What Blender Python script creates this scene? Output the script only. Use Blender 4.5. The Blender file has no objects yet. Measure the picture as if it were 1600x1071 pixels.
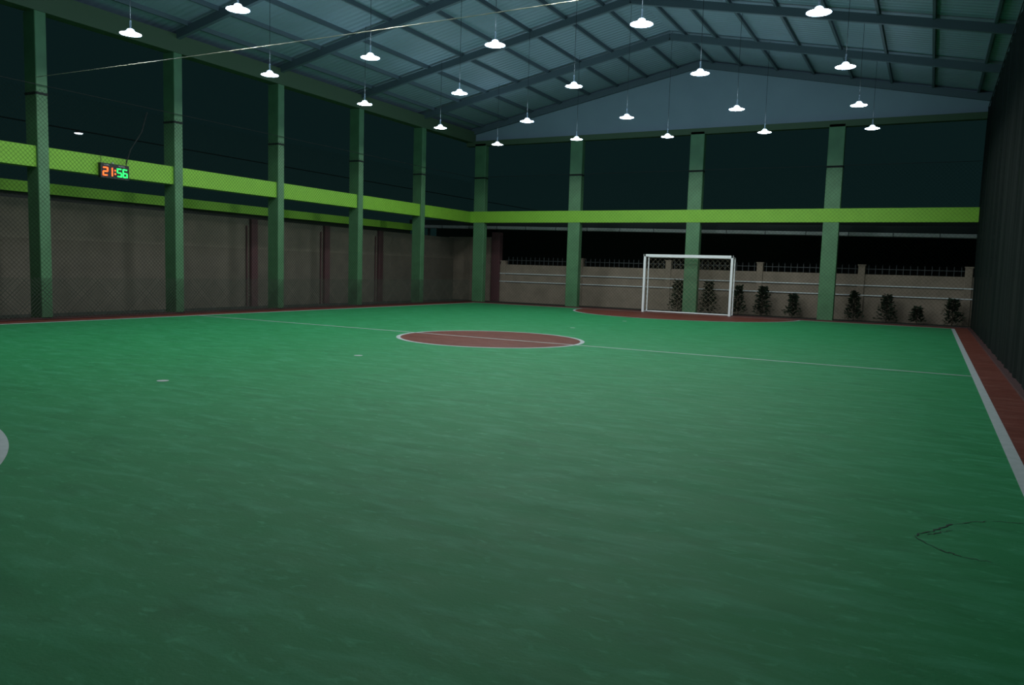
import bpy, math, random
from mathutils import Vector, Matrix
random.seed(7)
scene = bpy.context.scene
col = scene.collection

# ------------------------------------------------------------------ helpers
class MB:
    """collects shapes into one mesh"""
    def __init__(s):
        s.v = []; s.f = []; s.m = []; s.smooth = []
    def add(s, vs, fs, mi=0, sm=False):
        b = len(s.v); s.v += [tuple(p) for p in vs]
        for f in fs:
            s.f.append(tuple(b + i for i in f)); s.m.append(mi); s.smooth.append(sm)
    def box(s, x0, x1, y0, y1, z0, z1, mi=0):
        vs = [(x, y, z) for z in (z0, z1) for y in (y0, y1) for x in (x0, x1)]
        s.add(vs, [(0,2,3,1),(4,5,7,6),(0,1,5,4),(2,6,7,3),(0,4,6,2),(1,3,7,5)], mi)
    def bbox(s, x0, x1, y0, y1, z0, z1, c=0.012, mi=0):
        """upright box whose four vertical edges are chamfered"""
        ring = [(x0+c,y0),(x1-c,y0),(x1,y0+c),(x1,y1-c),(x1-c,y1),(x0+c,y1),(x0,y1-c),(x0,y0+c)]
        vs = [(x,y,z0) for x,y in ring] + [(x,y,z1) for x,y in ring]
        fs = [tuple(reversed(range(8))), tuple(range(8,16))]
        fs += [(i,(i+1)%8,8+(i+1)%8,8+i) for i in range(8)]
        s.add(vs, fs, mi)
    def bar(s, a, b, w, h=None, mi=0, up=(0,0,1)):
        """rectangular bar from a to b"""
        h = h or w
        a = Vector(a); b = Vector(b); d = (b-a).normalized(); u = Vector(up)
        if abs(d.dot(u)) > .98: u = Vector((1,0,0))
        r = d.cross(u).normalized(); u2 = r.cross(d)
        vs = []
        for p in (a, b):
            for i, j in ((-1,-1),(1,-1),(1,1),(-1,1)):
                vs.append(p + r*w/2*i + u2*h/2*j)
        s.add(vs, [(3,2,1,0),(4,5,6,7),(0,1,5,4),(1,2,6,5),(2,3,7,6),(3,0,4,7)], mi)
    def tube(s, pts, r, n=10, mi=0, caps=True):
        pts = [Vector(p) for p in pts]; b = len(s.v); rings = []
        prev = None
        for i, p in enumerate(pts):
            d = (pts[min(i+1,len(pts)-1)] - pts[max(i-1,0)]).normalized()
            u = prev if prev is not None and abs(d.dot(prev)) < .95 else (Vector((0,0,1)) if abs(d.z) < .9 else Vector((1,0,0)))
            a = d.cross(u).normalized(); c = a.cross(d).normalized(); prev = c
            rings.append([p + a*r*math.cos(t) + c*r*math.sin(t) for t in (2*math.pi*k/n for k in range(n))])
        vs = [q for R in rings for q in R]; fs = []
        for i in range(len(pts)-1):
            for k in range(n):
                fs.append((i*n+k, i*n+(k+1)%n, (i+1)*n+(k+1)%n, (i+1)*n+k))
        s.add(vs, fs, mi, True)
        if caps:
            s.add(rings[0], [tuple(reversed(range(n)))], mi); s.add(rings[-1], [tuple(range(n))], mi)
    def lathe(s, prof, n=32, c=(0,0,0), mi=0, sm=True):
        vs = []; fs = []
        for r, z in prof:
            for k in range(n):
                t = 2*math.pi*k/n; vs.append((c[0]+r*math.cos(t), c[1]+r*math.sin(t), c[2]+z))
        for i in range(len(prof)-1):
            for k in range(n):
                fs.append((i*n+k, i*n+(k+1)%n, (i+1)*n+(k+1)%n, (i+1)*n+k))
        s.add(vs, fs, mi, sm)
    def ring(s, cx, cy, r0, r1, z, a0=0, a1=2*math.pi, n=128, mi=0):
        vs = []; fs = []
        for k in range(n+1):
            t = a0 + (a1-a0)*k/n
            vs += [(cx+r0*math.cos(t), cy+r0*math.sin(t), z), (cx+r1*math.cos(t), cy+r1*math.sin(t), z)]
        for k in range(n): fs.append((2*k, 2*k+1, 2*k+3, 2*k+2))
        s.add(vs, fs, mi)
    def disc(s, cx, cy, r, z, a0=0, a1=2*math.pi, n=128, mi=0):
        vs = [(cx, cy, z)] + [(cx+r*math.cos(a0+(a1-a0)*k/n), cy+r*math.sin(a0+(a1-a0)*k/n), z) for k in range(n+1)]
        s.add(vs, [(0, k+1, k+2) for k in range(n)], mi)
    def build(s, name, mats, parent=None, loc=None):
        me = bpy.data.meshes.new(name)
        me.from_pydata(s.v, [], s.f); me.update()
        if not isinstance(mats, (list, tuple)): mats = [mats]
        for m in mats: me.materials.append(m)
        for p, mi, sm in zip(me.polygons, s.m, s.smooth):
            p.material_index = mi; p.use_smooth = sm
        o = bpy.data.objects.new(name, me); col.objects.link(o)
        if parent: o.parent = parent
        if loc: o.location = loc
        return o

def tag(o, label=None, cat=None, group=None, kind=None):
    if label: o['label'] = label
    if cat: o['category'] = cat
    if group: o['group'] = group
    if kind: o['kind'] = kind
    return o
def empty(name, loc=(0,0,0), rz=0):
    o = bpy.data.objects.new(name, None); col.objects.link(o)
    o.location = loc; o.rotation_euler = (0,0,rz); o.empty_display_size = .2
    return o
def copy_tree(o, parent=None):
    c = o.copy(); col.objects.link(c); c.parent = parent
    for ch in list(o.children): copy_tree(ch, c)
    return c

# ------------------------------------------------------------------ materials
def lin(h):
    c = [int(h[i:i+2],16)/255 for i in (0,2,4)]
    return tuple([(x/12.92 if x <= .04045 else ((x+.055)/1.055)**2.4) for x in c]+[1])
def mat(name, c, rough=.6, metal=0, spec=.5, noise=None, bump=0, emit=None, estr=0):
    """noise = (scale, second colour, amount)"""
    m = bpy.data.materials.new(name); m.use_nodes = True
    nt = m.node_tree; b = nt.nodes['Principled BSDF']
    b.inputs['Base Color'].default_value = c; b.inputs['Roughness'].default_value = rough
    b.inputs['Metallic'].default_value = metal; b.inputs['Specular IOR Level'].default_value = spec
    if emit:
        b.inputs['Emission Color'].default_value = emit; b.inputs['Emission Strength'].default_value = estr
    if noise or bump:
        tc = nt.nodes.new('ShaderNodeTexCoord'); nz = nt.nodes.new('ShaderNodeTexNoise')
        nz.inputs['Scale'].default_value = noise[0] if noise else 20
        nz.inputs['Detail'].default_value = 6; nz.inputs['Roughness'].default_value = .65
        nt.links.new(tc.outputs['Object'], nz.inputs['Vector'])
        if noise:
            mr = nt.nodes.new('ShaderNodeMapRange'); mr.inputs[1].default_value = .35; mr.inputs[2].default_value = .68
            mr.inputs[4].default_value = noise[2]
            mx = nt.nodes.new('ShaderNodeMix'); mx.data_type = 'RGBA'
            mx.inputs[6].default_value = c; mx.inputs[7].default_value = noise[1]
            nt.links.new(nz.outputs['Fac'], mr.inputs[0]); nt.links.new(mr.outputs[0], mx.inputs[0])
            nt.links.new(mx.outputs[2], b.inputs['Base Color'])
        if bump:
            bp = nt.nodes.new('ShaderNodeBump'); bp.inputs['Strength'].default_value = bump; bp.inputs['Distance'].default_value = .01
            nt.links.new(nz.outputs['Fac'], bp.inputs['Height']); nt.links.new(bp.outputs[0], b.inputs['Normal'])
    return m

def court_mat(name, c1, c2, c3, rough):
    """painted court coating: soft cloudy wear, streaks brushed across the court, fine scuffs"""
    m = bpy.data.materials.new(name); m.use_nodes = True; nt = m.node_tree; N = nt.nodes; L = nt.links
    b = N['Principled BSDF']; tc = N.new('ShaderNodeTexCoord')
    def noise(sc, sx, sy, det=6, rot=0, dist=0):
        mp = N.new('ShaderNodeMapping'); mp.inputs['Scale'].default_value = (sx, sy, 1); mp.inputs['Rotation'].default_value = (0,0,rot)
        nz = N.new('ShaderNodeTexNoise'); nz.inputs['Scale'].default_value = sc; nz.inputs['Detail'].default_value = det
        nz.inputs['Roughness'].default_value = .6; nz.inputs['Distortion'].default_value = dist
        L.new(tc.outputs['Object'], mp.inputs[0]); L.new(mp.outputs[0], nz.inputs['Vector']); return nz.outputs['Fac']
    def rng(src, a, b2, o):
        r = N.new('ShaderNodeMapRange'); r.inputs[1].default_value = a; r.inputs[2].default_value = b2; r.inputs[4].default_value = o
        L.new(src, r.inputs[0]); return r.outputs[0]
    def mix(f, a, bcol):
        x = N.new('ShaderNodeMix'); x.data_type = 'RGBA'
        L.new(f, x.inputs[0])
        if isinstance(a, tuple): x.inputs[6].default_value = a
        else: L.new(a, x.inputs[6])
        x.inputs[7].default_value = bcol; return x.outputs[2]
    cloud = rng(noise(.45, 1, 1, 4), .35, .7, .5)
    streak = rng(noise(4.5, .5, 1.6, 9, -.35, .5), .48, .68, .65)
    scuff = rng(noise(14, .6, 1.3, 9, -.3, .6), .57, .72, .55)
    dark = rng(noise(2.2, .7, 1.4, 9, .2, .5), .5, .74, .5)
    c = mix(cloud, c1, c2); c = mix(dark, c, tuple([x*.62 for x in c1[:3]]+[1])); c = mix(streak, c, c3); c = mix(scuff, c, tuple([min(1,x*1.25+.01) for x in c3[:3]]+[1]))
    L.new(c, b.inputs['Base Color'])
    rr = N.new('ShaderNodeMapRange'); rr.inputs[3].default_value = rough-.06; rr.inputs[4].default_value = rough+.12
    L.new(noise(3, .6, 1.3, 5), rr.inputs[0]); L.new(rr.outputs[0], b.inputs['Roughness'])
    b.inputs['IOR'].default_value = 1.17; b.inputs['Specular IOR Level'].default_value = .4
    bp = N.new('ShaderNodeBump'); bp.inputs['Strength'].default_value = .25; bp.inputs['Distance'].default_value = .006
    L.new(noise(60, 1, 1, 4), bp.inputs['Height']); L.new(bp.outputs[0], b.inputs['Normal'])
    return m

M_green = court_mat('court_green', (.023,.21,.074,1), (.029,.228,.09,1), (.051,.29,.14,1), .55)
M_red   = court_mat('court_red', (.125,.034,.024,1), (.15,.042,.03,1), (.20,.08,.062,1), .5)
M_white = mat('line_white', (.40,.44,.45,1), .6, noise=(9,(.28,.34,.33,1),.6))
M_crack = mat('crack_dark', (.012,.03,.02,1), .9)
M_kerb  = mat('kerb_maroon', (.06,.014,.014,1), .7, noise=(14,(.03,.012,.012,1),.6))
M_soil  = mat('soil', (.028,.026,.02,1), 1, noise=(5,(.014,.018,.010,1),.9), bump=.6)
M_pave  = mat('aisle_concrete', (.05,.055,.045,1), .9, noise=(3,(.03,.035,.03,1),.7))
M_plast = mat('wall_plaster', (.19,.16,.125,1), .9, noise=(2.5,(.14,.12,.095,1),.8), bump=.2)
def darker_below():  # plaster colour made darker below a fixed height
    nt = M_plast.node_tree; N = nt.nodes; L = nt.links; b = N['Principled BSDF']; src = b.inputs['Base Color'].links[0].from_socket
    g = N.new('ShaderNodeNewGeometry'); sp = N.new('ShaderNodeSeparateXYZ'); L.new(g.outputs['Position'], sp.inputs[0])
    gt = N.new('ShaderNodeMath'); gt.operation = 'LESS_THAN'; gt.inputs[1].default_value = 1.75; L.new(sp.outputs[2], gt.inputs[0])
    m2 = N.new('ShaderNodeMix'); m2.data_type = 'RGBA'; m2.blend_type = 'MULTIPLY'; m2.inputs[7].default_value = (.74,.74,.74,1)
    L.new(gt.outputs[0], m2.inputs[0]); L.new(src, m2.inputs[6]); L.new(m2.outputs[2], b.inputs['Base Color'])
darker_below()
M_plast2= mat('boundary_plaster', (.27,.215,.165,1), .9, noise=(2,(.18,.145,.11,1),.8), bump=.2)
M_maroon= mat('pillar_maroon', (.105,.04,.045,1), .8, noise=(6,(.07,.035,.04,1),.6))
M_lime  = mat('lime_paint', (.22,.49,.035,1), .6, noise=(3,(.18,.42,.03,1),.5))
M_eave  = mat('eave_paint', (.06,.105,.055,1), .7)
M_gut   = mat('gutter_metal', (.34,.38,.38,1), .5, noise=(4,(.22,.25,.25,1),.6))
M_rail  = mat('white_stripe', (.55,.58,.58,1), .5)
M_iron  = mat('iron_dark', (.035,.04,.045,1), .6)
M_roof  = None
M_steel = mat('rafter_steel', (.075,.11,.13,1), .6)
M_gal   = mat('galvanised', (.4,.43,.45,1), .4, .6)
M_goal  = mat('goal_white', (.8,.82,.84,1), .4)
M_net   = mat('goal_net', (.30,.27,.18,1), .8)
M_mesh  = mat('fence_mesh', (.006,.014,.010,1), .9, spec=.1)
M_mesh2 = mat('chain_link', (.06,.07,.055,1), .8, spec=.2)
M_black = mat('black_plastic', (.006,.006,.007,1), .4)
M_rope  = mat('rope_dark', (.01,.014,.014,1), .8)
M_wire  = mat('bright_wire', (.45,.42,.33,1), .55, .3)
M_leaf  = mat('leaf_dark', (.010,.022,.008,1), .8, noise=(9,(.018,.035,.012,1),.8))
M_stem  = mat('stem', (.03,.02,.012,1), .9)
M_night = mat('night_wall', (.02,.018,.018,1), 1)
M_dark  = mat('neighbour_roof', (.008,.015,.016,1), .9)
M_nb = mat('neighbour_sheeting', (.10,.26,.25,1), .9)

def two_tone():
    """column paint: grass green with a darker dado band near the floor"""
    m = mat('column_green', (.07,.21,.085,1), .55)
    nt = m.node_tree; N = nt.nodes; L = nt.links; b = N['Principled BSDF']
    g = N.new('ShaderNodeNewGeometry'); sp = N.new('ShaderNodeSeparateXYZ'); L.new(g.outputs['Position'], sp.inputs[0])
    gt = N.new('ShaderNodeMath'); gt.operation = 'GREATER_THAN'; gt.inputs[1].default_value = .88; L.new(sp.outputs[2], gt.inputs[0])
    tc = N.new('ShaderNodeTexCoord'); nz = N.new('ShaderNodeTexNoise'); nz.inputs['Scale'].default_value = 3; nz.inputs['Detail'].default_value = 6
    L.new(tc.outputs['Object'], nz.inputs['Vector'])
    mx = N.new('ShaderNodeMix'); mx.data_type = 'RGBA'; mx.inputs[6].default_value = (.095,.25,.115,1); mx.inputs[7].default_value = (.11,.275,.13,1)
    L.new(gt.outputs[0], mx.inputs[0])
    m2 = N.new('ShaderNodeMix'); m2.data_type = 'RGBA'; m2.blend_type = 'MULTIPLY'; m2.inputs[0].default_value = .5
    L.new(mx.outputs[2], m2.inputs[6]); L.new(nz.outputs['Fac'], m2.inputs[7]); L.new(m2.outputs[2], b.inputs['Base Color'])
    return m
M_col = two_tone()

def roof_mat():
    """ribbed metal sheeting"""
    m = mat('roof_sheet', (.20,.30,.34,1), .6)
    nt = m.node_tree; N = nt.nodes; L = nt.links; b = N['Principled BSDF']
    tc = N.new('ShaderNodeTexCoord'); w = N.new('ShaderNodeTexWave'); w.wave_type = 'BANDS'; w.bands_direction = 'Y'
    w.inputs['Scale'].default_value = 1.6; L.new(tc.outputs['Object'], w.inputs['Vector'])
    nz = N.new('ShaderNodeTexNoise'); nz.inputs['Scale'].default_value = .7; nz.inputs['Detail'].default_value = 4; L.new(tc.outputs['Object'], nz.inputs['Vector'])
    mx = N.new('ShaderNodeMix'); mx.data_type = 'RGBA'; mx.inputs[6].default_value = (.19,.26,.31,1); mx.inputs[7].default_value = (.25,.33,.39,1)
    L.new(nz.outputs['Fac'], mx.inputs[0]); L.new(mx.outputs[2], b.inputs['Base Color'])
    bp = N.new('ShaderNodeBump'); bp.inputs['Strength'].default_value = .5; bp.inputs['Distance'].default_value = .03
    L.new(w.outputs['Fac'], bp.inputs['Height']); L.new(bp.outputs[0], b.inputs['Normal'])
    return m
M_roof = roof_mat()

def glow(name, c, s):
    m = bpy.data.materials.new(name); m.use_nodes = True; nt = m.node_tree
    b = nt.nodes['Principled BSDF']; b.inputs['Base Color'].default_value = c
    b.inputs['Emission Color'].default_value = c; b.inputs['Emission Strength'].default_value = s
    return m
LAMP_C = (.80,.92,1.0,1)
M_lens  = glow('lamp_lens', LAMP_C, 22)
M_shade = glow('lamp_bell', (.72,.86,1.0,1), 1.6)
M_bulb2 = glow('small_lamp', (.8,.9,1,1), 3)
M_dred  = glow('digit_red', (1,.10,.015,1), 3.2)
M_dgrn  = glow('digit_green', (.02,1,.14,1), 2.0)
M_text  = mat('clock_text', (.5,.5,.52,1), .5)

def shade_net():
    m = bpy.data.materials.new('shade_net'); m.use_nodes = True; nt = m.node_tree; N = nt.nodes; L = nt.links
    b = N['Principled BSDF']; b.inputs['Base Color'].default_value = (.0022,.0065,.005,1); b.inputs['Roughness'].default_value = 1
    b.inputs['Specular IOR Level'].default_value = .15
    t = N.new('ShaderNodeBsdfTransparent'); mx = N.new('ShaderNodeMixShader'); mx.inputs[0].default_value = .95
    L.new(t.outputs[0], mx.inputs[1]); L.new(b.outputs[0], mx.inputs[2]); L.new(mx.outputs[0], N['Material Output'].inputs[0])
    return m
M_shnet = shade_net()

# ------------------------------------------------------------------ dimensions (metres)
A1, A2 = 8.34, 8.23          # side lines
GL = 13.36                   # goal lines at y = +-GL
XC = -9.0                    # front face of the left columns
CY = [-3.3, .05, 3.5, 7.05, 10.6]     # column rows down the left side
YB = 14.0                    # front face of the far columns
H_EAVE, H_RIDGE = 6.85, 8.65
def roof_z(x): return H_RIDGE - .2*abs(x)

# ------------------------------------------------------------------ floor
b = MB(); b.box(XC, 8.62, -19, 13.9, -.12, 0)
floor = tag(b.build('floor', M_green), kind='structure')
# red run-off strips
b = MB(); b.box(XC, -A1, -19, 13.9, .0, .0015); b.box(A2, 8.62, -19, 13.9, 0, .0015); b.box(-A1, A2, GL, 13.9, 0, .0015)
b.build('border_strip', M_red, floor)
# lines
for x0, x1 in ((-A1-.04,-A1+.04),(A2-.045,A2+.045)):
    b = MB(); b.box(x0, x1, -GL, GL, 0, .003); b.build('side_line', M_white, floor)
for y in (GL, -GL):
    b = MB(); b.box(-A1, A2, y-.03, y+.03, 0, .003); b.build('goal_line', M_white, floor)
b = MB(); b.disc(0,0,1.79,.0015); b.build('centre_circle', M_red, floor)
b = MB(); b.ring(0,0,1.76,1.84,.003); b.build('circle_outline', M_white, floor)
b = MB(); b.box(-A1, A2, -.028, .028, .001, .0042); b.build('half_way_line', M_white, floor)
for s, gx in ((1,.1),(-1,0)):
    b = MB(); a0, a1 = ((math.pi, 2*math.pi) if s > 0 else (0, math.pi))
    R = 3.85 if s > 0 else 3.69
    b.disc(gx, s*GL, R, .002, a0, a1); b.build('goal_area', M_red, floor)
    b = MB(); b.ring(gx, s*GL, R-.08, R, .0035, a0, a1); b.build('goal_area_outline', M_white, floor)
for y in (7.64, 4.0, -4.04, -7.46):
    b = MB(); b.disc(0, y, .065, .003, n=32); b.build('penalty_mark', M_white, floor)
# cracks in the coating near the right side line
b = MB()
def crack(pts, w):
    vs = []; n = len(pts)
    for i,(x,y) in enumerate(pts):
        d = Vector((pts[min(i+1,n-1)][0]-pts[max(i-1,0)][0], pts[min(i+1,n-1)][1]-pts[max(i-1,0)][1])).normalized()
        ww = w*(.4+.6*random.random())*(1 if 0<i<n-1 else .1)
        vs += [(x-d.y*ww, y+d.x*ww, .0022), (x+d.y*ww, y-d.x*ww, .0022)]
    b.add(vs, [(2*k,2*k+1,2*k+3,2*k+2) for k in range(n-1)])

def wig(p, q, n=14, a=.025):
    return [(p[0]+(q[0]-p[0])*k/n + random.uniform(-a,a)*(0<k<n), p[1]+(q[1]-p[1])*k/n + random.uniform(-a,a)*(0<k<n)) for k in range(n+1)]

for p, q, cw in (((7.57,-8.63),(7.65,-8.5),.006), ((7.65,-8.5),(7.76,-8.28),.008), ((7.76,-8.28),(7.95,-8.09),.004), ((7.95,-8.09),(8.14,-8.02),.003),
              ((7.57,-8.63),(7.69,-8.81),.004), ((7.69,-8.81),(7.79,-8.87),.005), ((7.79,-8.87),(7.92,-8.87),.003), ((7.63,-8.58),(7.76,-8.4),.004)):
    crack(wig(p,q,9,.012), cw)
b.build('crack', M_crack, floor)

# kerb and ground outside the slab
b = MB(); b.box(XC-.14, XC, -19, 13.985, -.12, .05); tag(b.build('trim_1', M_kerb), kind='structure')
b = MB(); b.box(XC, 8.62, 13.9, 13.97, -.12, .025); tag(b.build('trim_2', M_kerb), kind='structure')
b = MB(); b.box(8.62, 8.76, -19, 13.985, -.12, .03); tag(b.build('trim_3', M_kerb), kind='structure')
b = MB(); b.box(-30, 20, -22, 30, -.2, -.12); b.box(XC, 12, 13.985, 20, -.12, -.02)
tag(b.build('ground', M_soil), kind='structure')
b = MB(); b.box(-11.0, XC-.14, -19, 15.9, -.12, -.02); tag(b.build('aisle', M_pave), kind='structure')

# ------------------------------------------------------------------ columns
ordl = ['nearest the camera, left of the scoreboard clock', 'second from the camera, right of the scoreboard clock', 'third from the camera', 'fourth from the camera', 'fifth from the camera, last before the far corner']
def collar(cb, x0,x1,y0,y1,z):
    cb.bbox(x0-.012,x1+.012,y0-.012,y1+.012,z,z+.05,.02)
for y, lb in zip(CY, ordl):
    t = empty('column', (XC-.2, y, 0))
    b = MB(); b.bbox(-.2,.2,-.12,.12,-.12,6.36); b.build('shaft', M_col, t)
    b = MB(); collar(b,-.2,.2,-.12,.12,4.68); b.build('cable_tie', M_rope, t)
    tag(t, 'green painted square column on the left side, '+lb, 'column', 'columns along the left side')
BX = [-8.65, -4.48, .075, 4.575]
bl = ['green painted column standing in the far left corner', 'green painted column at the far end, between corner and goal', 'green painted column right behind the goal', 'green painted column at the far end, right of the goal']
for x, lb in zip(BX, bl):
    t = empty('column', (x, YB+.12, 0))
    b = MB(); b.bbox(-.245,.245,-.12,.14,-.12,6.3); b.build('shaft', M_col, t)
    b = MB(); collar(b,-.245,.245,-.12,.14,4.93); b.build('cable_tie', M_rope, t)
    tag(t, lb, 'column', 'columns along the far end')
for y, lb in ((3.5,'green column behind the dark right net, nearer one'), (10.6,'green column behind the dark right net, farther one')):
    t = empty('column', (9.12, y, 0)); b = MB(); b.bbox(-.12,.2,-.12,.12,-.12,6.6); b.build('shaft', M_col, t)
    tag(t, lb, 'column', 'columns behind the right net')

# lime ring beams and eave beams
b = MB(); b.box(XC-.32, XC-.06, -17, 13.99, 3.2, 3.63)
tag(b.build('ring_beam', M_lime), 'bright lime green beam running along the left columns behind the clock', 'beam')
b = MB(); b.box(XC-.32, 8.98, YB-.012, YB+.24, 3.19, 3.63)
tag(b.build('ring_beam', M_lime), 'bright lime green beam across the far end above the goal', 'beam')
b = MB(); b.box(9.0, 9.22, -17, YB+.24, 3.3, 3.78)
tag(b.build('ring_beam', M_lime), 'lime green beam half hidden behind the dark right net', 'beam')
b = MB(); b.box(XC-.3, XC+.02, -17, YB+.24, 6.36, 6.8)
tag(b.build('eave_beam', M_eave), 'dull green beam on top of the left columns under the roof', 'beam')
b = MB(); b.box(XC-.3, 9.2, YB, YB+.24, 6.22, 6.42)
tag(b.build('eave_beam', M_eave), 'dull green beam on top of the far columns under the roof', 'beam')

# ------------------------------------------------------------------ roof
b = MB()
for s in (-1, 1):
    xe = s*9.7
    vs = [(0,-17,H_RIDGE+.12),(0,15,H_RIDGE+.12),(xe,15,roof_z(xe)+.12),(xe,-17,roof_z(xe)+.12)]
    vs += [(x,y,z+.03) for x,y,z in vs]
    b.add(vs, [(0,1,2,3),(7,6,5,4),(0,4,5,1),(1,5,6,2),(2,6,7,3),(3,7,4,0)])
ceil = tag(b.build('ceiling', M_roof), kind='structure')
for y in (-6.85,-3.35,.05,3.5,7.05,10.6):
    b = MB()
    for s in (-1,1):
        b.bar((0,y,H_RIDGE-.06),(s*9.2,y,roof_z(9.2)-.06), .10, .20)
    b.build('rafter', M_steel, ceil)
for x in (-8.6,-7.55,-6.45,-5.25,-4.1,-3.0,-1.9,-.8,.45,1.4,2.6,3.75,4.9,6.05,7.2,8.4):
    b = MB(); b.bar((x,-17,roof_z(x)+.07),(x,14.9,roof_z(x)+.07), .06, .11); b.build('purlin', M_steel, ceil)
# gable sheet above the far eave beam
b = MB()
vs = [(-9.2,YB+.18,6.42),(9.2,YB+.18,6.42),(9.2,YB+.18,roof_z(9.2)+.1),(0,YB+.18,H_RIDGE+.1),(-9.2,YB+.18,roof_z(9.2)+.1)]
vs += [(x,y+.03,z) for x,y,z in vs]
b.add(vs, [(0,1,2,3,4),(9,8,7,6,5)]+[(i,5+i,5+(i+1)%5,(i+1)%5) for i in range(5)])
gab = tag(b.build('wall_gable', M_roof), kind='structure')
b = MB()
for s in (-1,1): b.bar((0,YB+.1,H_RIDGE-.06),(s*9.2,YB+.1,roof_z(9.2)-.06), .10, .20)
b.build('rafter', M_steel, gab)

# ------------------------------------------------------------------ outer left wall
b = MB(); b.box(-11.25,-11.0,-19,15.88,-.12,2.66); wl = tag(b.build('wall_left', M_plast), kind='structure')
b = MB(); b.box(-11.3,-10.92,-19,12.75,2.80,3.05); tag(b.build('ring_beam', M_lime), 'dim green beam along the top of the left outer wall', 'beam')
b = MB(); b.box(-11.22,-11.05,-19,12.7,2.66,2.80); b.build('top_gap', M_black, wl)
for y, lb in ((4.2,'nearest'),(7.5,'middle'),(10.5,'farthest')):
    t = empty('wall_pillar', (-11,y,0))
    b = MB(); b.bbox(-.05,.10,-.0,.26,-.03,2.66); b.build('shaft', M_maroon, t)
    b = MB(); b.tube([(.03,-.13,-.02),(.03,-.13,2.45)], .025); b.build('drain_pipe', M_maroon, t)
    tag(t, 'thin maroon pillar with drain pipe on the left outer wall, %s of three' % lb, 'pillar', 'maroon pillars on the outer wall')

# ------------------------------------------------------------------ far boundary
YW = 15.9
b = MB(); b.box(-11.25,-9.06,YW,YW+.2,-.12,2.7); tag(b.build('wall_corner', M_plast2), kind='structure')
t = empty('wall_pillar', (-8.86,YW,0)); b = MB(); b.bbox(-.2,.2,-.08,.2,-.05,2.9); b.build('shaft', M_maroon, t)
tag(t, 'wide maroon pillar in the far left corner where the low wall begins', 'pillar')
b = MB(); b.box(-8.66,12,YW,YW+.16,-.12,1.56); wb = tag(b.build('wall_back', M_plast2), kind='structure')
for x in (-8.50,-4.96,-1.31,2.08,5.45,8.62):
    b = MB(); b.bbox(x-.11,x+.11,YW-.04,YW+.2,-.12,1.87 if x > -8 else 1.7); b.box(x-.13,x+.13,YW-.06,YW+.22,1.85 if x>-8 else 1.68,1.89 if x>-8 else 1.72)
    b.build('pillar', M_plast2, wb)
for z in (1.18,.845):
    b = MB(); b.box(-8.64,8.9,YW-.058,YW-.038,z-.018,z+.018); b.box(-8.64,8.9,YW-.038,YW,z-.012,z+.012); b.build('stripe', M_rail, wb)
px = [-8.50,-4.96,-1.31,2.08,5.45,8.62]
rl = ['between the far left corner and the second pillar','just left of the goal','partly seen through the goal','right of the goal past the third pillar','at the far right corner']
for i in range(5):
    x0, x1 = px[i]+.11, px[i+1]-.11
    t = empty('spiked_railing', ((x0+x1)/2,YW+.08,1.56)); w = (x1-x0)/2
    b = MB(); b.box(-w,w,-.012,.012,.17,.195); b.build('rail', M_iron, t)
    n = int(2*w/.2)
    if i == 0:
        b = MB(); b.box(-.011,.011,-.011,.011,0,.27); b.lathe([(.02,.265),(.0,.34)],6); pk = b.build('picket', M_iron, t)
    for k in range(n):
        x = -w+.1+k*(2*w-.2)/(n-1)
        o = pk if (i == 0 and k == 0) else pk.copy()
        if o is not pk: col.objects.link(o); o.parent = t
        o.location = (x,0,0)
    tag(t, 'spiked iron railing on the back wall, '+rl[i], 'railing', 'spiked railings on the back wall')
# gutter with ties
t = empty('gutter', (0,YW+.05,2.985)); t.rotation_euler.y = .0135
b = MB()
prof = [(-.09,.06),(-.09,-.05),(-.06,-.075),(.06,-.075),(.09,-.05),(.09,.06)]
vs = [(x,y,z) for x in (-13.5,9.6) for y,z in prof]; b.add(vs, [(i,i+1,7+i,6+i) for i in range(5)]+[(0,1,2,3,4,5),(11,10,9,8,7,6),(5,0,6,11)])
b.build('trough', M_gut, t)
for k in range(17):
    b = MB(); b.box(-13+k*1.38,-12.975+k*1.38,-.1,.1,-.085,.07); b.build('bracket', M_iron, t)
b = MB()
b.box(-13.5,9.6,.09,.16,.02,.30)
for x in (-12.5,-8.9,12): 
    if x < 9: b.box(x-.05,x+.05,.16,.24,-3.1,.3)
b.build('fascia_board', M_dark, t)
s2 = empty('neighbour_shed', (0,17,0))
b = MB(); vs = [(-16,-.75,3.09),(16,-.75,3.09),(16,9,4.2),(-16,9,4.2)]; vs += [(x,y,z+.05) for x,y,z in vs]
b.add(vs, [(3,2,1,0),(4,5,6,7),(0,1,5,4),(1,2,6,5),(2,3,7,6),(3,0,4,7)]); b.build('roof', M_dark, s2)
b = MB(); b.box(-16,16,5,5.2,-.2,3.7); b.build('rear_wall', M_night, s2)
tag(s2, 'unlit shed behind the low back wall, its edge carrying the grey gutter', 'shed')
tag(t, 'pale grey segmented gutter running behind the far columns below the lime beam', 'gutter')

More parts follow.
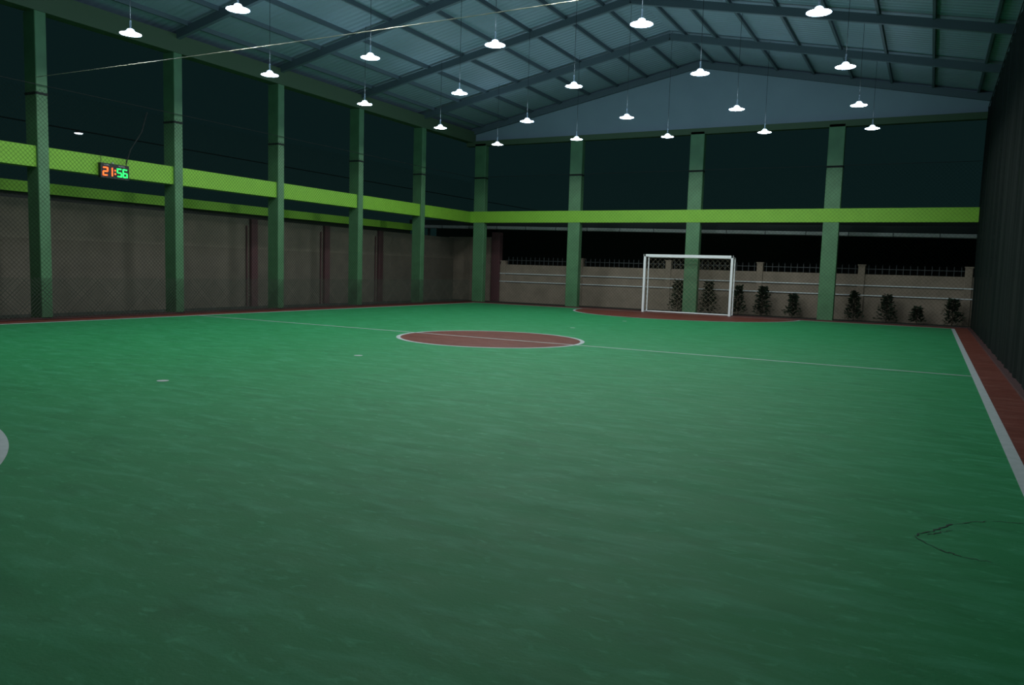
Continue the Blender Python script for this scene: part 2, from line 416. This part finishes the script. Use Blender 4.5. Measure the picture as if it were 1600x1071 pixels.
# ------------------------------------------------------------------ shrubs
def leafy(name, h, w, seed, label):
    rnd = random.Random(seed); t = None
    b = MB(); st = MB()
    st.tube([(0,0,-.05),(.01,0,h*.45),(0,.01,h*.93)], .012, 6)
    n = int(560*h*w/.35)+120
    for i in range(n):
        f = rnd.random()**.8; z = .06+(h-.06)*f
        rad = w*(1.0-.75*f)*(.7+.3*math.sin(f*15+seed+2*math.floor(rnd.random()*3)))*math.sqrt(rnd.random()); a = rnd.random()*2*math.pi
        p = Vector((1.25*rad*math.cos(a), rad*.8*math.sin(a), z))
        d = Vector((math.cos(a)+rnd.uniform(-.5,.5), math.sin(a)+rnd.uniform(-.5,.5), rnd.uniform(-.3,.9))).normalized()
        L = rnd.uniform(.06,.13); s = d.cross(Vector((rnd.uniform(-1,1),rnd.uniform(-1,1),1))).normalized()*L*.3
        m = p+d*L*.5; up = d.cross(s).normalized()*.006
        b.add([p, m+s+up, p+d*L, m-s+up], [(0,1,2),(0,2,3)])
        if i % 9 == 0: st.tube([(0,0,max(.04,z-.1)), tuple(p)], .004, 4, caps=False)
    o = empty(name); b.build('foliage', M_leaf, o); st.build('stem', M_stem, o)
    return tag(o, label, 'shrub', 'dark shrubs along the back wall')
shrubs = [(-.72,1.17,.34,'tall dark shrub against the back wall, seen through the goal left of the column'),
 (.42,1.14,.36,'tall dark shrub against the back wall, seen through the goal right of the column'),
 (1.50,1.02,.26,'thin dark shrub just outside the right goal post'),
 (2.34,1.03,.36,'bushy dark shrub under the wall pillar right of the goal'),
 (3.36,.80,.30,'low shrub left of the last green column at the far end'),
 (5.33,.98,.30,'dark upright shrub right of the last green column at the far end'),
 (6.33,.92,.32,'second dark shrub right of the last green column at the far end'),
 (7.23,.55,.26,'smallest low shrub near the far right corner'),
 (8.24,.84,.34,'dark shrub in the far right corner beside the net')]
for i,(x,h,w,lb) in enumerate(shrubs):
    o = leafy('shrub', h, w, i+3, lb); o.location = (x, 15.35, -.02)

# ------------------------------------------------------------------ goal
def goal(gx, gy):
    t = empty('futsal_goal', (gx,gy,0)); W=1.52; H=2.04; D=.42; H2=1.96
    for s in (-1,1):
        b = MB(); b.bbox(s*W-.04,s*W+.04,-.04,.04,.003,H,.01); b.build('post', M_goal, t)
    b = MB(); b.box(-W-.04,W+.04,-.04,.04,H-.08,H); b.build('crossbar', M_goal, t)
    b = MB(); r=.024
    b.tube([(-W,D,.02),(-W,D,H2)],r); b.tube([(W,D,.02),(W,D,H2)],r)
    b.tube([(-W,D,H2),(W,D,H2)],r); b.tube([(-W,D,.023),(W,D,.023)],r)
    for s in (-1,1):
        b.tube([(s*W,0,H-.05),(s*W,D,H2)],r); b.tube([(s*W,.03,.023),(s*W,D,.023)],r)
    b.build('rear_frame', M_goal, t)
    b = MB(); p=.17; th=.0035
    def lattice(fn, U, V):
        # diamond strands clipped to the rectangle U x V
        k = -V
        while k < U:
            a0=max(k,0); a1=min(k+V,U)
            if a1>a0+.01:
                b.bar(fn(a0,a0-k), fn(a1,a1-k), th); b.bar(fn(U-a0,a0-k), fn(U-a1,a1-k), th)
            k += p
    lattice(lambda u,v:(-W+u, D+.004, .02+v), 2*W, H2-.02)
    lattice(lambda u,v:(-W, u, .02+v), D, H2-.02)
    lattice(lambda u,v:( W, u, .02+v), D, H2-.02)
    lattice(lambda u,v:(-W+u, v, H-.03-(H-H2)*v/D), 2*W, D)
    b.build('net', M_net, t)
    return tag(t, 'white framed futsal goal with diamond net on the far goal line', 'goal')
goal(.12, GL)

# ------------------------------------------------------------------ perimeter nets
def net_obj(name, fn, U, V, p, th):
    b = MB(); k = -V
    while k < U:
        a0=max(k,0); a1=min(k+V,U)
        if a1>a0+.01:
            b.bar(fn(a0,a0-k), fn(a1,a1-k), th); b.bar(fn(U-a0,a0-k), fn(U-a1,a1-k), th)
        k += p
    return b
HN = 4.75
t = empty('perimeter_net', (XC+.06,-16,0))
net_obj('n', lambda u,v:(0,u,.03+v), 29.9, HN, .095, .0034).build('mesh', M_mesh, t)
net_obj('n', lambda u,v:(.012,u,.03+v), 29.9, .86, .085, .0055).build('lower_mesh', M_mesh2, t)
b = MB(); b.tube([(0,0,.03+HN),(0,29.9,.03+HN+.2)], .008, 6); b.build('top_cable', M_rope, t)
b = MB(); b.tube([(0,0,.02),(0,29.9,.02)], .012, 6); b.build('bottom_cable', M_kerb, t)
tag(t, 'dark diamond mesh net stretched in front of the left columns', 'net')
t = empty('perimeter_net', (XC+.06,YB-.07,0))
net_obj('n', lambda u,v:(u,0,.03+v), 17.6, 4.93, .125, .003).build('mesh', M_mesh, t)
b = MB(); b.tube([(0,0,4.98),(17.6,0,4.98)], .008, 6); b.build('top_cable', M_rope, t)
tag(t, 'dark diamond mesh net stretched in front of the far columns', 'net')
# right shade net, hanging in folds
b = MB(); ny, nz = 560, 14; vs=[]; fs=[]
rf = random.Random(5); ph=[rf.uniform(0,6.28) for _ in range(6)]
for i in range(ny+1):
    y = -17+31.1*i/ny
    for j in range(nz+1):
        z = .035+6.50*j/nz
        f = .022*math.sin(y*9+ph[0]+.25*math.sin(z))+.02*math.sin(y*4.3+ph[1]+.4*z)+.012*math.sin(y*17+ph[2])
        vs.append((8.69+f*(.45+.55*math.sin(math.pi*j/nz)) + .02, y, z))
for i in range(ny):
    for j in range(nz):
        a=i*(nz+1)+j; fs.append((a,a+nz+1,a+nz+2,a+1))
b.add(vs,fs,0,True)
t = empty('shade_net', (0,0,0))
b.build('cloth', M_shnet, t)
b = MB(); b.tube([(8.69,-17,6.54),(8.69,14.1,6.54)], .012, 6); b.build('top_cable', M_rope, t)
tag(t, 'nearly black green shade netting hanging in folds along the right side', 'net')

# bright wire across the hall
b = MB(); n = 220; pts=[]
for k in range(n+1):
    x=-8.95+17.5*k/n; pts.append((x,-3.46,5.0-.05*math.sin(math.pi*k/n)))
for q in (0,math.pi):
    b.tube([(x, y+.0035*math.cos(k*.9+q), z+.0035*math.sin(k*.9+q)) for k,(x,y,z) in enumerate(pts)], .004, 5)
tag(b.build('support_wire', M_wire), 'thin bright twisted wire stretched across the hall below the lamps', 'wire')

# ------------------------------------------------------------------ lamps
def make_lamp():
    t = empty('high_bay_lamp', (0,0,0))
    b = MB(); b.lathe([(.195,0),(.193,.006),(.165,.014),(.12,.028),(.085,.048),(.07,.064)],40)
    b.lathe([(.068,.062),(.082,.046),(.117,.026),(.162,.012),(.187,.002)],40); b.build('bell_shade', M_shade, t)
    b = MB(); b.lathe([(.0,-.022),(.06,-.020),(.12,-.012),(.165,-.002),(.186,.006)],40); b.build('lens', M_lens, t)
    b = MB(); b.lathe([(.07,.064),(.062,.082),(.042,.096),(0,.102)],24); b.build('neck', M_shade, t)
    b = MB(); b.tube([(0,0,.10),(0,0,.25)], .016, 8); b.build('hook', M_steel, t)
    ld = bpy.data.lights.new('lamp_light','SPOT'); ld.energy = P_DOWN; ld.color = (.93,1.0,.95)
    ld.spot_size = math.radians(174); ld.spot_blend = .25; ld.shadow_soft_size = .15
    lo = bpy.data.objects.new('lamp_light', ld); col.objects.link(lo); lo.parent = t; lo.location = (0,0,-.05)
    lu = bpy.data.lights.new('lamp_uplight','POINT'); lu.energy = P_UP; lu.color = (.62,.82,1.0); lu.shadow_soft_size = .15
    lv = bpy.data.objects.new('lamp_uplight', lu); col.objects.link(lv); lv.parent = t; lv.location = (0,0,.40)
    return t
P_DOWN, P_UP = 140, 28
HL = 5.58
# hanging points (x, y) in metres, row by row
pos = {-1:[(-5.95,-6.9),(-2.95,-6.95),(0,-6.9),(2.95,-6.95),(5.72,-6.8)],  # unseen row, added to brighten the foreground
       0:[(-6.12,-3.33),(-3.05,-3.55),(-.10,-3.5),(2.90,-3.5),(5.68,-3.4)],
       1:[(-5.97,.06),(-2.86,-.26),(-.03,-.09),(2.91,-.24),(5.68,.26)],
       2:[(-5.93,3.38),(-2.86,3.17),(.03,3.48),(2.97,3.36),(5.75,3.87)],
       3:[(-5.93,6.99),(-2.93,6.92),(-.08,7.32),(2.90,7.21),(5.71,7.71)],
       4:[(-5.80,10.31),(-2.80,10.16),(.07,10.58),(2.95,10.70),(5.81,11.0)]}
ordn = ['first','second','third','fourth','fifth']
rown = ['nearest row in view','second row from the camera','third row from the camera','fourth row from the camera','farthest row']
proto = make_lamp(); made = []
for r in pos:
    for i,(x,y) in enumerate(pos[r]):
        o = proto if not made else copy_tree(proto)
        o.location = (x,y,HL); made.append((o,x))
        if x > 5 or r < 0:   # right lamps and the added row dimmed to shape the light falloff
            for ch in o.children:
                if ch.type == 'LIGHT':
                    ch.data = ch.data.copy(); ch.data.energy *= .45 if x > 5 else .9
        tag(o, 'glowing bell lamp, %s from the left in the %s' % (ordn[i], rown[r] if r >= 0 else 'unseen row added over the camera side'), 'lamp', 'bell-shaped lamps hanging from the roof')
for o, x in made:      # suspension cords, their length depends on the roof above
    b = MB(); b.tube([(0,0,.25),(0,0,roof_z(x)-HL+.10)], .005, 6); b.build('cord', M_rope, o)

# ------------------------------------------------------------------ neighbouring hall on the left
t = empty('small_lamp', (-16,2.04,5.15))
b = MB(); b.lathe([(.0,-.02),(.10,-.02),(.12,.0)],20); b.build('lens', M_bulb2, t)
b = MB(); b.tube([(0,-26,.17),(0,-10,.10),(0,0,.08),(0,12,.10),(0,38,.19)],.02,6); b.build('cable', M_rope, t)
for y in (-26,38):
    b = MB(); b.tube([(0,y,-5.3),(0,y,.4)],.08,10); b.build('pole', M_iron, t)
b = MB(); b.lathe([(.12,.0),(.10,.03),(.05,.09),(.0,.1)],20); b.tube([(0,0,.09),(0,0,.13)],.008,6); b.build('shade', M_iron, t)
tag(t, 'small distant lamp glowing on a dark cable in the night above the left beam', 'lamp')

# ------------------------------------------------------------------ scoreboard clock
W, H = .70, .325
t = empty('scoreboard_clock', (XC-.005,-1.70,3.145))
b = MB(); b.bbox(-.05,.04,-W/2,W/2,0,H,.006); b.build('housing', M_black, t)
b = MB()
b.box(.038,.046,-W/2,W/2,0,.012); b.box(.038,.046,-W/2,W/2,H-.012,H); b.box(.038,.046,-W/2,-W/2+.012,.012,H-.012); b.box(.038,.046,W/2-.012,W/2,.012,H-.012)
b.build('bezel', M_iron, t)
SEG = {'2':'abged','1':'bc','5':'afgcd','6':'afgedc'}
def digit(ch, y0, z0, w, h, m):
    b = MB(); s=.028; x0,x1=.04,.047
    def hb(z): b.box(x0,x1,y0+s*.55,y0+w-s*.55,z-s/2,z+s/2)
    def vb(y,z,zz): b.box(x0,x1,y-s/2,y+s/2,z+.004,zz-.004)
    for g in SEG[ch]:
        if g=='a': hb(z0+h-s/2)
        if g=='g': hb(z0+h/2)
        if g=='d': hb(z0+s/2)
        if g=='b': vb(y0+w-s/2,z0+h/2,z0+h)
        if g=='c': vb(y0+w-s/2,z0,z0+h/2)
        if g=='f': vb(y0+s/2,z0+h/2,z0+h)
        if g=='e': vb(y0+s/2,z0,z0+h/2)
    return b.build('digit', m, t)
dh=.195; z0=.045
digit('2',-.305,z0,.135,dh,M_dred); digit('1',-.182,z0,.125,dh,M_dred)
digit('5',.045,z0,.125,dh,M_dgrn); digit('6',.190,z0,.125,dh,M_dgrn)
b = MB()
for z in (z0+.045,z0+.12): b.box(.04,.047,-.012,.018,z,z+.032)
b.build('colon', M_dred, t)
for txt, y in (('HOME',-.20),('VISITOR',.17)):
    cu = bpy.data.curves.new('lettering','FONT'); cu.body = txt; cu.size=.045; cu.align_x='CENTER'; cu.extrude=.001
    o = bpy.data.objects.new('lettering', cu); col.objects.link(o)
    o.rotation_euler=(math.radians(90),0,math.radians(90)); o.location=(.043,y,H-.052); o.parent=t
    bpy.context.view_layer.update()
    me = bpy.data.meshes.new_from_object(o.evaluated_get(bpy.context.evaluated_depsgraph_get()))
    me.materials.clear(); me.materials.append(M_text)
    m2 = bpy.data.objects.new('lettering', me); col.objects.link(m2); m2.parent = t
    m2.rotation_euler = o.rotation_euler; m2.location = o.location
    bpy.data.objects.remove(o, do_unlink=True); m2.name = 'lettering'
b = MB(); b.lathe([(0,0),(.022,0),(.022,.03),(0,.045)],12,(0,-.03,H)); b.build('signal_lamp', M_gal, t)
b = MB()
b.tube([(.0,-.31,H-.01),(.0,-.31,H+.20)],.006,6); b.tube([(.0,.31,H-.01),(.0,.31,H+.20)],.006,6); b.build('hanger', M_rope, t)
tag(t, 'black digital scoreboard clock showing 21:56 in front of the left lime beam', 'clock')
b = MB(); b.tube([(XC+.03,-1.42,3.50),(XC+.03,-1.30,3.85),(XC+.03,-1.0,4.3),(XC+.03,-.85,4.78)],.014,6)
tag(b.build('power_cable', M_rope), 'dark cable climbing the net from the scoreboard clock', 'cable')

# ------------------------------------------------------------------ world, camera
w = bpy.data.worlds.new('night'); scene.world = w; w.use_nodes = True
bg = w.node_tree.nodes['Background']; bg.inputs[0].default_value = (.13,.42,.43,1); bg.inputs[1].default_value = .024
cd = bpy.data.cameras.new('camera'); cam = bpy.data.objects.new('camera', cd); col.objects.link(cam); scene.camera = cam
yaw, pitch, roll = .4884, -.0939, .0304
cy, sy = math.cos(yaw), math.sin(yaw)
fwd0 = Vector((-sy,cy,0)); right0 = Vector((cy,sy,0)); up0 = Vector((0,0,1))
fwd = math.cos(pitch)*fwd0+math.sin(pitch)*up0; up = -math.sin(pitch)*fwd0+math.cos(pitch)*up0
right = math.cos(roll)*right0+math.sin(roll)*up; up2 = -math.sin(roll)*right0+math.cos(roll)*up
R = Matrix((right, up2, -fwd)).transposed().to_4x4()
cam.matrix_world = Matrix.Translation((7.5513,-13.3139,1.3752)) @ R
cd.sensor_width = 36; cd.lens = 36*1220/1600; cd.clip_start = .05; cd.clip_end = 200
scene.view_settings.view_transform = 'Standard'; scene.view_settings.look = 'None'
scene.view_settings.gamma = 1; scene.view_settings.use_curve_mapping = False
scene.view_settings.exposure = 0
